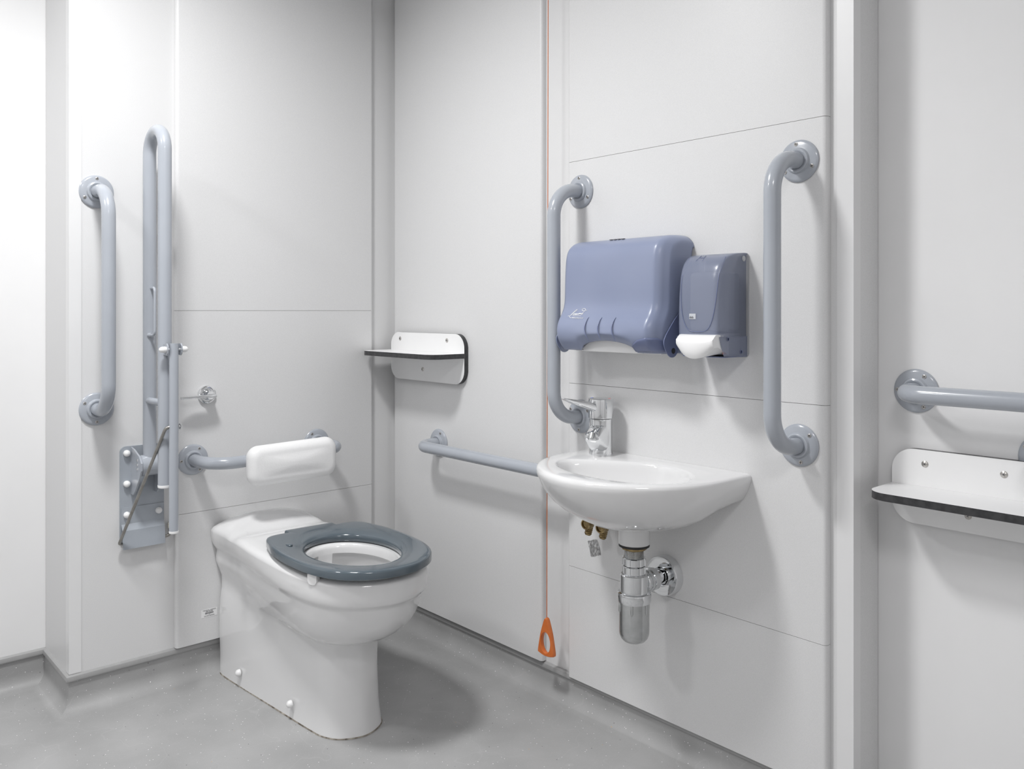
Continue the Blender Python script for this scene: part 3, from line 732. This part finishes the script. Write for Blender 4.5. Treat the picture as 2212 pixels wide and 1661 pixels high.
# ------------------------------------------------------------------ paper towel dispenser
pd = thing('towel_dispenser', 'translucent blue paper towel dispenser with white script lettering', 'dispenser', (FB, -1.10, 1.10))
DY0, DY1 = -.9320, -1.2765      # left, right
DC = (DY0+DY1)/2; DW = (DY0-DY1)/2
prof = [(1.2475, .004), (1.2475, .030), (1.2450, .058), (1.238, .080), (1.226, .096), (1.208, .1045), (1.180, .1085), (1.140, .1105), (1.105, .1115), (1.082, .1145), (1.064, .1225), (1.048, .1335), (1.032, .1405), (1.016, .1420), (1.000, .1375), (.985, .1270), (.972, .1130)]
pv = catmull([Vector((d, z)) for z, d in prof], 4)
def edge_f(t, n=5.5):
    if n != 5.5: return max(0, (1-abs(t)**n))**(1/n)
    a = abs(t)   # flat front, a soft ridge, then sides that slope back to the wall
    return 1-.10*smooth01(.80, .90, a)-.30*max(0, a-.88)/.12-.6*smooth01(.965, 1.0, a)
def wfun(z): # the cover is a little wider at its foot
    return DW*(1+.0*z)
cols = 61; V = []; F = []
def archz(y):
    s = (y-DC+.006)/.088
    return .026*max(0, 1-s*s)**.5 if abs(s) < 1 else 0
nv = len(pv)
for j in range(cols):
    t = -1+2*j/(cols-1); t = math.copysign(1-(1-abs(t))**1.6, t)
    e = edge_f(t)
    for i, p in enumerate(pv):
        y = DC+DW*t
        z = p.y; d = p.x*(.10+.90*e) if True else p.x
        # round the top corners in elevation
        cr = max(0, (abs(t)*DW-(DW-.035)))/.035
        z -= (1-math.sqrt(max(0, 1-cr*cr)))*.030*smooth01(1.15, 1.2475, z)
        # lift the front edge over the towel slot
        ar = archz(y); k = smooth01(1.03, .972, z)
        z += ar*k; d += ar*k*.35
        # side skirt tucks back at the bottom corners
        V.append(Vector((FB-d, y, z)))
for j in range(cols-1):
    for i in range(nv-1): F.append((j*nv+i, j*nv+i+1, (j+1)*nv+i+1, (j+1)*nv+i))
cv = link_mesh('cover', V, F, M['tint'], pd, angle=60); cv['label'] = 'translucent blue cover'
so_ = cv.modifiers.new('solid', 'SOLIDIFY'); so_.thickness = .0022; so_.offset = -1
# side lobes reaching down to the hinges
for yy, sgn in ((DY1, 1), (DY0, -1)):
    L = [(.030, 1.075), (.060, 1.062), (.088, 1.035), (.112, 1.005), (.110, .985), (.094, .9660), (.0780, .9640), (.066, .972), (.058, .990), (.048, 1.012), (.036, 1.040), (.028, 1.065)]
    c_ = catmull([Vector(q) for q in L], 4, True)
    sl_ = link_mesh('side_lobe', *prism_geo([(FB-q.x, yy-sgn*.0005, q.y) for q in c_], (0, sgn*.0022, 0)), M['tint_dark'] if sgn > 0 else M['tint'], pd, angle=30)
    lathe('hinge_hole', (FB-.0800, yy-sgn*.0006, .9785), (0, -sgn, 0), [(.0065, 0), (.0065, .0006)], M['black'], sl_, 24)
box('back_plate', (FB-.006, DY1+.012, .985), (FB-.0004, DY0-.058, 1.235), M['plate'], pd, bev=.002)
tray = box('tray', (FB-.098, DY1+.020, .9695), (FB-.006, DY0-.056, .9735), M['white'], pd, bev=.001)
sh = []
for k in range(25):
    a = PI*k/24; sh.append((FB-.100+.0, DC-.006+.095*math.cos(a), .9700+.034*math.sin(a)))
lip = link_mesh('slot_tray', *prism_geo(sh, (.004, 0, 0)), M['white'], pd, smooth=False); lip['label'] = 'pale tray lip seen in the towel slot'
box('towel_pack', (FB-.088, DC-.125, .980), (FB-.010, DC+.105, 1.165), M['plate'], pd, bev=.004)
box('dispensing_mechanism', (FB-.092, -1.215, 1.188), (FB-.050, -1.125, 1.222), M['ink'], pd, bev=.004)
box('dispensing_mechanism', (FB-.080, -1.262, 1.150), (FB-.020, -1.238, 1.225), M['ink'], pd, bev=.004)
# grip creases on the cover
for yy in (-1.062, -1.105, -1.149):
    pts = []
    for k in range(11):
        f = k/10; z = 1.054-.070*f+(archz(yy)*.6)*f; d = interp(sorted([(q.y, q.x) for q in pv]), z)+.0010+archz(yy)*.3*f
        pts.append((FB-d, yy-.012*math.sin(f*PI*.5)*f+.004*math.sin(PI*f), z))
    tube('grip_crease', pts, [.0003+.0013*math.sin(PI*min(1, (k+.5)/10.5)) for k in range(11)], M['tint_dark'], pd, 8)
dtab = sorted([(q.y, q.x) for q in pv])
V = []; F = []; nj = 7
for k in range(15):
    y = -1.198-.0745*k/14
    zt = interp([(-1.2735, .996), (-1.262, 1.008), (-1.2475, 1.0085), (-1.2206, 1.0035), (-1.198, .9895)], y); zb = interp([(-1.2735, .978), (-1.262, .9745), (-1.198, .9745)], y)
    if k == 0: zt = zb+.014
    for j_ in range(nj):
        z = zb+(zt-zb)*j_/(nj-1); d = interp(dtab, z)*(.10+.90*edge_f((y-DC)/DW)); V.append(Vector((FB-d-.0014, y, z)))
for k in range(14):
    for j_ in range(nj-1): F.append((k*nj+j_, k*nj+j_+1, (k+1)*nj+j_+1, (k+1)*nj+j_))
fl_ = link_mesh('corner_flap', V, F, M['tint_dark'], pd, angle=60)
mf = fl_.modifiers.new('solid', 'SOLIDIFY'); mf.thickness = .0010
# four dashes embossed on the crown
for k in range(4):
    y = -1.075-.0125*k; box('level_mark', (FB-.0640-.006, y-.007, 1.2430), (FB-.0620, y, 1.2452), M['ink'], pd)
# white script lettering, drawn as pen strokes on the cover
def on_cover(u, v):
    """u: metres right from the left of the word, v: metres up; lands on the cover's front"""
    y = -.9890-u*1.20; z = 1.0560+v*1.05
    t = (y-DC)/DW; d = interp(sorted([(q.y, q.x) for q in pv]), z)*(.10+.90*edge_f(t))
    return Vector((FB-d-.0006, y, z))
strokes = [
 [(0.0, 0.0), (.003, .0012), (.0065, .0005), (.013, .010), (.0205, .0175), (.0235, .0190), (.0230, .0165), (.0165, .0110), (.0095, .0030), (.006, .0003), (.010, -.0030), (.0150, -.0042), (.018, -.0030), (.026, -.0038), (.040, -.0040)],
 [(.0150, .0030), (.0180, .0060), (.0195, .0075), (.0180, .0078), (.0175, .0045), (.0200, .0038), (.0225, .0060), (.0240, .0080), (.0225, .0070), (.0225, .0045), (.0245, .0045), (.0255, .0072), (.0265, .0040), (.0280, .0075), (.0290, .0045), (.0310, .0078), (.0320, .0050), (.0340, .0055), (.0365, .0088), (.0345, .0080), (.0340, .0055), (.0365, .0055), (.0385, .0088), (.0385, .0058), (.0405, .0090), (.0420, .0058), (.0440, .0062)],
 [(.0445, .0095), (.0430, .0065), (.0450, .0055), (.0470, .0085), (.0500, .0130), (.0530, .0165), (.0525, .0200), (.0480, .0215), (.0425, .0205), (.0415, .0175), (.0450, .0155), (.0500, .0150)],
 [(.0540, .0165), (.0590, .0170)],
 [(.0480, .0090), (.0490, .0070), (.0470, .0055), (.0455, .0065)],
 [(.018, .0010), (.030, .0012), (.046, .0015)]]
gs = []
for st in strokes:
    c = catmull([Vector(q) for q in st], 4); gs.append(tube_geo([on_cover(q.x*.80, q.y*.85) for q in c], .00060, 6))
lg = link_mesh('script_lettering', *merge(*gs), M['paper'], pd); lg['label'] = 'white handwritten name Leonardo'
o_ = text_obj('small_lettering', 'www.leonardo-dispensers.co.uk', .0042, M['paper'], pd, on_cover(.031, -.0036)-Vector((.0010, 0, 0)), (0, -1, 0), (.10, 0, 1), squeeze=.70)
# ------------------------------------------------------------------ soap dispenser
sd_ = thing('soap_dispenser', 'smoky blue soap dispenser with a white push bar, right of the towel dispenser', 'dispenser', (FB, -1.36, 1.08))
SY0, SY1 = -1.3075, -1.4205; SC = (SY0+SY1)/2; SW = (SY0-SY1)/2
bp2 = link_mesh('back_plate', *prism_geo([(FB-.0003, SC+a, 1.0825+b) for a, b in rrect(SY0-SY1+.006, .232, .010, 5)], (-.0035, 0, 0)), M['plate'], sd_, angle=30); bp2['label'] = 'pale grey back plate'
prof = [(1.1965, .003), (1.1965, .030), (1.193, .058), (1.184, .078), (1.168, .0925), (1.145, .1010), (1.115, .1055), (1.080, .1080), (1.050, .1085), (1.025, .1080), (1.012, .1065)]
pv2 = catmull([Vector((d, z)) for z, d in prof], 4); nv = len(pv2); cols = 41; V = []; F = []
for j in range(cols):
    t = -1+2*j/(cols-1); t = math.copysign(1-(1-abs(t))**1.8, t); e = edge_f(t, 9)
    for p in pv2:
        V.append(Vector((FB-.004-p.x*(.04+.96*e), SC+SW*t, p.y)))
for j in range(cols-1):
    for i in range(nv-1): F.append((j*nv+i, j*nv+i+1, (j+1)*nv+i+1, (j+1)*nv+i))
c2 = link_mesh('cover', V, F, M['tint_thin'], sd_, angle=60); c2['label'] = 'smoky blue cover'
m2 = c2.modifiers.new('solid', 'SOLIDIFY'); m2.thickness = .0022; m2.offset = -1
# lower cheeks either side of the push bar
for yy, s in ((SY1, 1), (SY0, -1)):
    P = [(FB-.004, yy, 1.014), (FB-.107, yy, 1.014), (FB-.101, yy, .995), (FB-.090, yy, .9715), (FB-.004, yy, .9685)]
    ck = link_mesh('side_cheek', *prism_geo(P, (0, s*.0022, 0)), M['tint_thin'], sd_, smooth=False)
    for dx, z in ((.078, 1.0085), (.028, .9800)):
        V_, F_ = lathe_geo((FB-dx, yy-s*.0002, z), (0, -s, 0), [(.0042, 0), (.0042, .0012), (.0028, .0012), (.0028, 0)], 20)
        link_mesh('rivet', V_, F_, M['tint_dark'], ck)
box('bottom_pan', (FB-.088, SY1+.002, .9685), (FB-.004, SY0-.002, .9705), M['tint_dark'], sd_)
# raised tongue outline on the front
tong = []
for k in range(33):
    f = k/32; z = 1.186-.162*math.sin(PI*f)**.62; yy = SC+(.044)*math.cos(PI*f)*(1 if True else 1)
    yy = SC-.003+.047*math.copysign(abs(math.cos(PI*f))**.55, math.cos(PI*f))
    d = interp(sorted([(q.y, q.x) for q in pv2]), z); t = (yy-SC)/SW
    tong.append((FB-.0045-d*(.04+.96*edge_f(t, 9)), yy, z))
tube('tongue_moulding', tong, .0009, M['tint_dark'], sd_, 8)
# soap pouch inside
box('soap_pouch', (FB-.080, SY1+.012, 1.025), (FB-.010, SY0-.012, 1.155), M['plate'], sd_, bev=.010)
pm = box('pump_block', (FB-.070, SY1+.012, .973), (FB-.010, SY0-.012, 1.020), M['plate'], sd_, bev=.003)
rd = box('red_catch', (FB-.088, SY1+.0035, .976), (FB-.078, SY1+.0065, 1.000), M['orange'], sd_); rd['label'] = 'red release catch inside the cover'
# push bar
rings = []
for j in range(25):
    t = -1+2*j/24; y = SC-.006+.0475*t
    zt = 1.0185; zb = .9665+.0240*abs(t)**2.2
    xf = FB-.138+.008*abs(t)**2
    ring = [(FB-.070, y, zt-.002), (xf+.020, y, zt), (xf+.012, y, zt-.001), (xf+.004, y, zt-.008), (xf, y, zt-.4*(zt-zb)), (xf, y, zt-.7*(zt-zb)), (xf+.003, y, zb+.12*(zt-zb)), (xf+.007, y, zb), (xf+.020, y, zb+.001), (FB-.070, y, .9745)]
    rings.append([Vector(q) for q in ring])
V, F = loft_geo(rings, False, False); m_ = len(rings[0])
for r0 in (0, len(rings)-1):
    ci = len(V); V.append(Vector((FB-.104, rings[r0][0].y, .999)))
    F += [(r0*m_+k, r0*m_+(k+1) % m_, ci) for k in range(m_)]
pb = link_mesh('push_bar', V, F, M['white'], sd_, angle=40); pb['label'] = 'white push bar'
lab = link_mesh('brand_label', *prism_geo([(FB-.1125-.0004, SC+.010-a, 1.0575+b) for a, b in ((-.0085, -.0060), (.0085, -.0060), (.0085, .0060), (-.0085, .0060))], (-.0004, 0, 0)), M['label'], sd_, smooth=False); lab['label'] = 'small white label reading deb'
text_obj('label_lettering', 'deb', .0075, M['ink'], sd_, (FB-.1125-.0011, SC+.0125, 1.0555), (0, -1, 0), (0, 0, 1))
for a, b in ((.000, .012), (.0, 0)):
    pass
em = merge(tube_geo([(FB-.0715, SC+.016, 1.1915), (FB-.088, SC+.019, 1.1795)], .0006, 6), tube_geo([(FB-.0715, SC+.004, 1.1915), (FB-.088, SC+.002, 1.1795)], .0006, 6), tube_geo([(FB-.080, SC+.017, 1.1865), (FB-.080, SC+.003, 1.1865)], .0006, 6))
link_mesh('embossed_mark', *em, M['tint_dark'], sd_)
wpin = lathe('top_cap', (FB-.018, SY1-.0002, 1.1845), (0, -1, 0), [(.0062, 0), (.0062, .0010), (.004, .0016)], M['plate'], sd_, 20)

# ------------------------------------------------------------------ shelves
def shelf(label, X0, ya, yb_, z0, z1, zs, depth, rr=.045, sw=None, screws=(), plate_t=.0155, group='white wall shelves with black edges'):
    """X0 mounting face, ya left end, yb_ right end"""
    t = thing('wall_shelf', label, 'shelf', (X0, (ya+yb_)/2, zs), group)
    def slab(name, poly, off, inner):
        V, F = prism_geo(poly, off); n = len(poly)
        o = link_mesh(name, V, F, M['board'], t, smooth=True, angle=25, mats=[M['edge']], fmat={i: 1 for i in range(n)})
        return o
    cy = (ya+yb_)/2; W = ya-yb_
    slab('back_plate', [(X0-.0004, cy+a, (z0+z1)/2+b) for a, b in rrect(W, z1-z0, rr, 12)], (-plate_t, 0, 0), None)
    xs = X0-plate_t-.0006
    # shelf board with rounded front corners
    P = [(xs, ya), ]
    r = .042
    for k in range(11):
        a = PI/2*k/10; P.append((xs-depth+r-r*math.sin(a), ya-r+r*math.cos(a)))
    for k in range(11):
        a = PI/2*k/10; P.append((xs-depth+r-r*math.cos(a), yb_+r-r*math.sin(a)))
    P.append((xs, yb_))
    slab('shelf_board', [(x, y, zs) for x, y in P], (0, 0, -.0148), None)
    for y, z in screws:
        d = Vector((-1, 0, 0)); c = Vector((xs+.0004, y, z))
        g1 = lathe_geo(c, d, [(.0068, 0), (.0068, .0008), (.0050, .0014), (.0045, .0018), (.0030, .0026), (.0001, .0028)], 22); g2 = cross_geo(c+d*.0021, d, r=.0026, w=.0011, spin=.5)
        k = len(g1[1]); V, F = merge(g1, g2)
        link_mesh('screw', V, F, M['screw'], t, mats=[M['ink']], fmat={i: 1 for i in range(k, len(F))})
    return t
shelf('white wall shelf with black edge behind the toilet, in the room corner', FB, -.030, -.4330, .8405, .9975, .9375, .125, screws=((-.085, .9760), (-.345, .9760), (-.215, .8790)))
shelf('white wall shelf with black edge under the rail at the right edge', XC, -1.688, -2.093, .640, .7905, .7165, .123, screws=((-1.754, .7625), (-1.898, .7625), (-1.835, .6730)))

# ------------------------------------------------------------------ emergency pull cord
pc = thing('pull_cord', 'thin orange emergency cord hanging to a triangular handle near the floor', 'pull cord', (-.062, -.8275, H))
pts = [(-.060, -.8300, H), (-.0600, -.8300, 2.0), (-.061, -.8290, 1.3), (-.061, -.8265, .7), (-.061, -.8255, .240)]
tube('cord', pts, .0011, M['orange'], pc, 8)
lathe('ceiling_rose', (-.060, -.8300, H), (0, 0, -1), [(.035, 0), (.036, .012), (.030, .020), (.006, .024)], M['white'], pc, 32)
def handle():
    # rounded triangle plate with an oval hole; turned a little from the wall
    outer = [(-.0035, .092), (.0035, .092), (.0105, .078), (.0215, .050), (.0285, .020), (.0310, .0030), (.0280, .0), (.010, -.0040), (-.010, -.0040), (-.0280, .0), (-.0310, .0030), (-.0285, .020), (-.0215, .050), (-.0105, .078)]
    o = catmull([Vector(q) for q in outer], 5, True); n = len(o)
    h = [Vector((.0185*math.sin(math.atan2(p.x, p.y-.029)), .0300+.0265*math.cos(math.atan2(p.x, p.y-.029)))) for p in o]
    T = .0065; a = math.radians(-88)   # plate turned about the vertical
    X = Vector((math.cos(a), math.sin(a), 0)); Nn_ = Vector((-math.sin(a), math.cos(a), 0)); c = Vector((-.061, -.8255, .1415))
    def ring(P, t, s=0):
        ctr = Vector((0, .03)); out = []
        for p in P:
            d = (p-ctr).normalized()*s; q = p+d; out.append(c+X*q.x*.93+Vector((0, 0, q.y*1.05))+Nn_*t)
        return out
    R = [ring(o, T, -.0018), ring(o, T*.65, 0), ring(o, -T*.65, 0), ring(o, -T, -.0018), ring(h, -T, .0012), ring(h, -T*.65, 0), ring(h, T*.65, 0), ring(h, T, .0012)]
    V, F = loft_geo(R, False, False)
    for k in range(n): F.append((7*n+k, 7*n+(k+1) % n, (k+1) % n, k))
    hd = link_mesh('handle', V, F, M['orange'], pc, angle=40)
handle()
# ------------------------------------------------------------------ asset label on the back wall panel
al = thing('asset_label', 'small white barcode sticker low on the back wall, left of the toilet', 'sticker', (-.6625, FA, .181))
yy = FA-.0002; cx, cz = -.6622, .1810; tl = -.0
link_mesh('sticker', *prism_geo([(cx+a, yy, cz+b) for a, b in rrect(.0480, .0235, .0015, 3)], (0, -.0003, 0)), M['paper'], al, smooth=False)
gs = []
x = cx-.0125; random.seed(3)
while x < cx+.0125:
    wbar = random.choice((.0004, .0007, .0011)); gs.append(prism_geo([(x, yy-.0003, cz-.0030), (x+wbar, yy-.0003, cz-.0030), (x+wbar, yy-.0003, cz+.0022), (x, yy-.0003, cz+.0022)], (0, -.0002, 0))); x += wbar+random.choice((.0004, .0007))
link_mesh('barcode', *merge(*gs), M['ink'], al, smooth=False)
for s_, z_, sz in (('THE ROYAL LONDON', .0082, .0036), ('2008 158 7960', .0046, .0032), ('119', -.0048, .0026), ('DO NOT REMOVE', -.0082, .0034)):
    text_obj('lettering', s_, sz*1.15, M['ink'], al, (cx, yy-.0005, cz+z_), (1, 0, 0), (0, 0, 1), squeeze=.95)
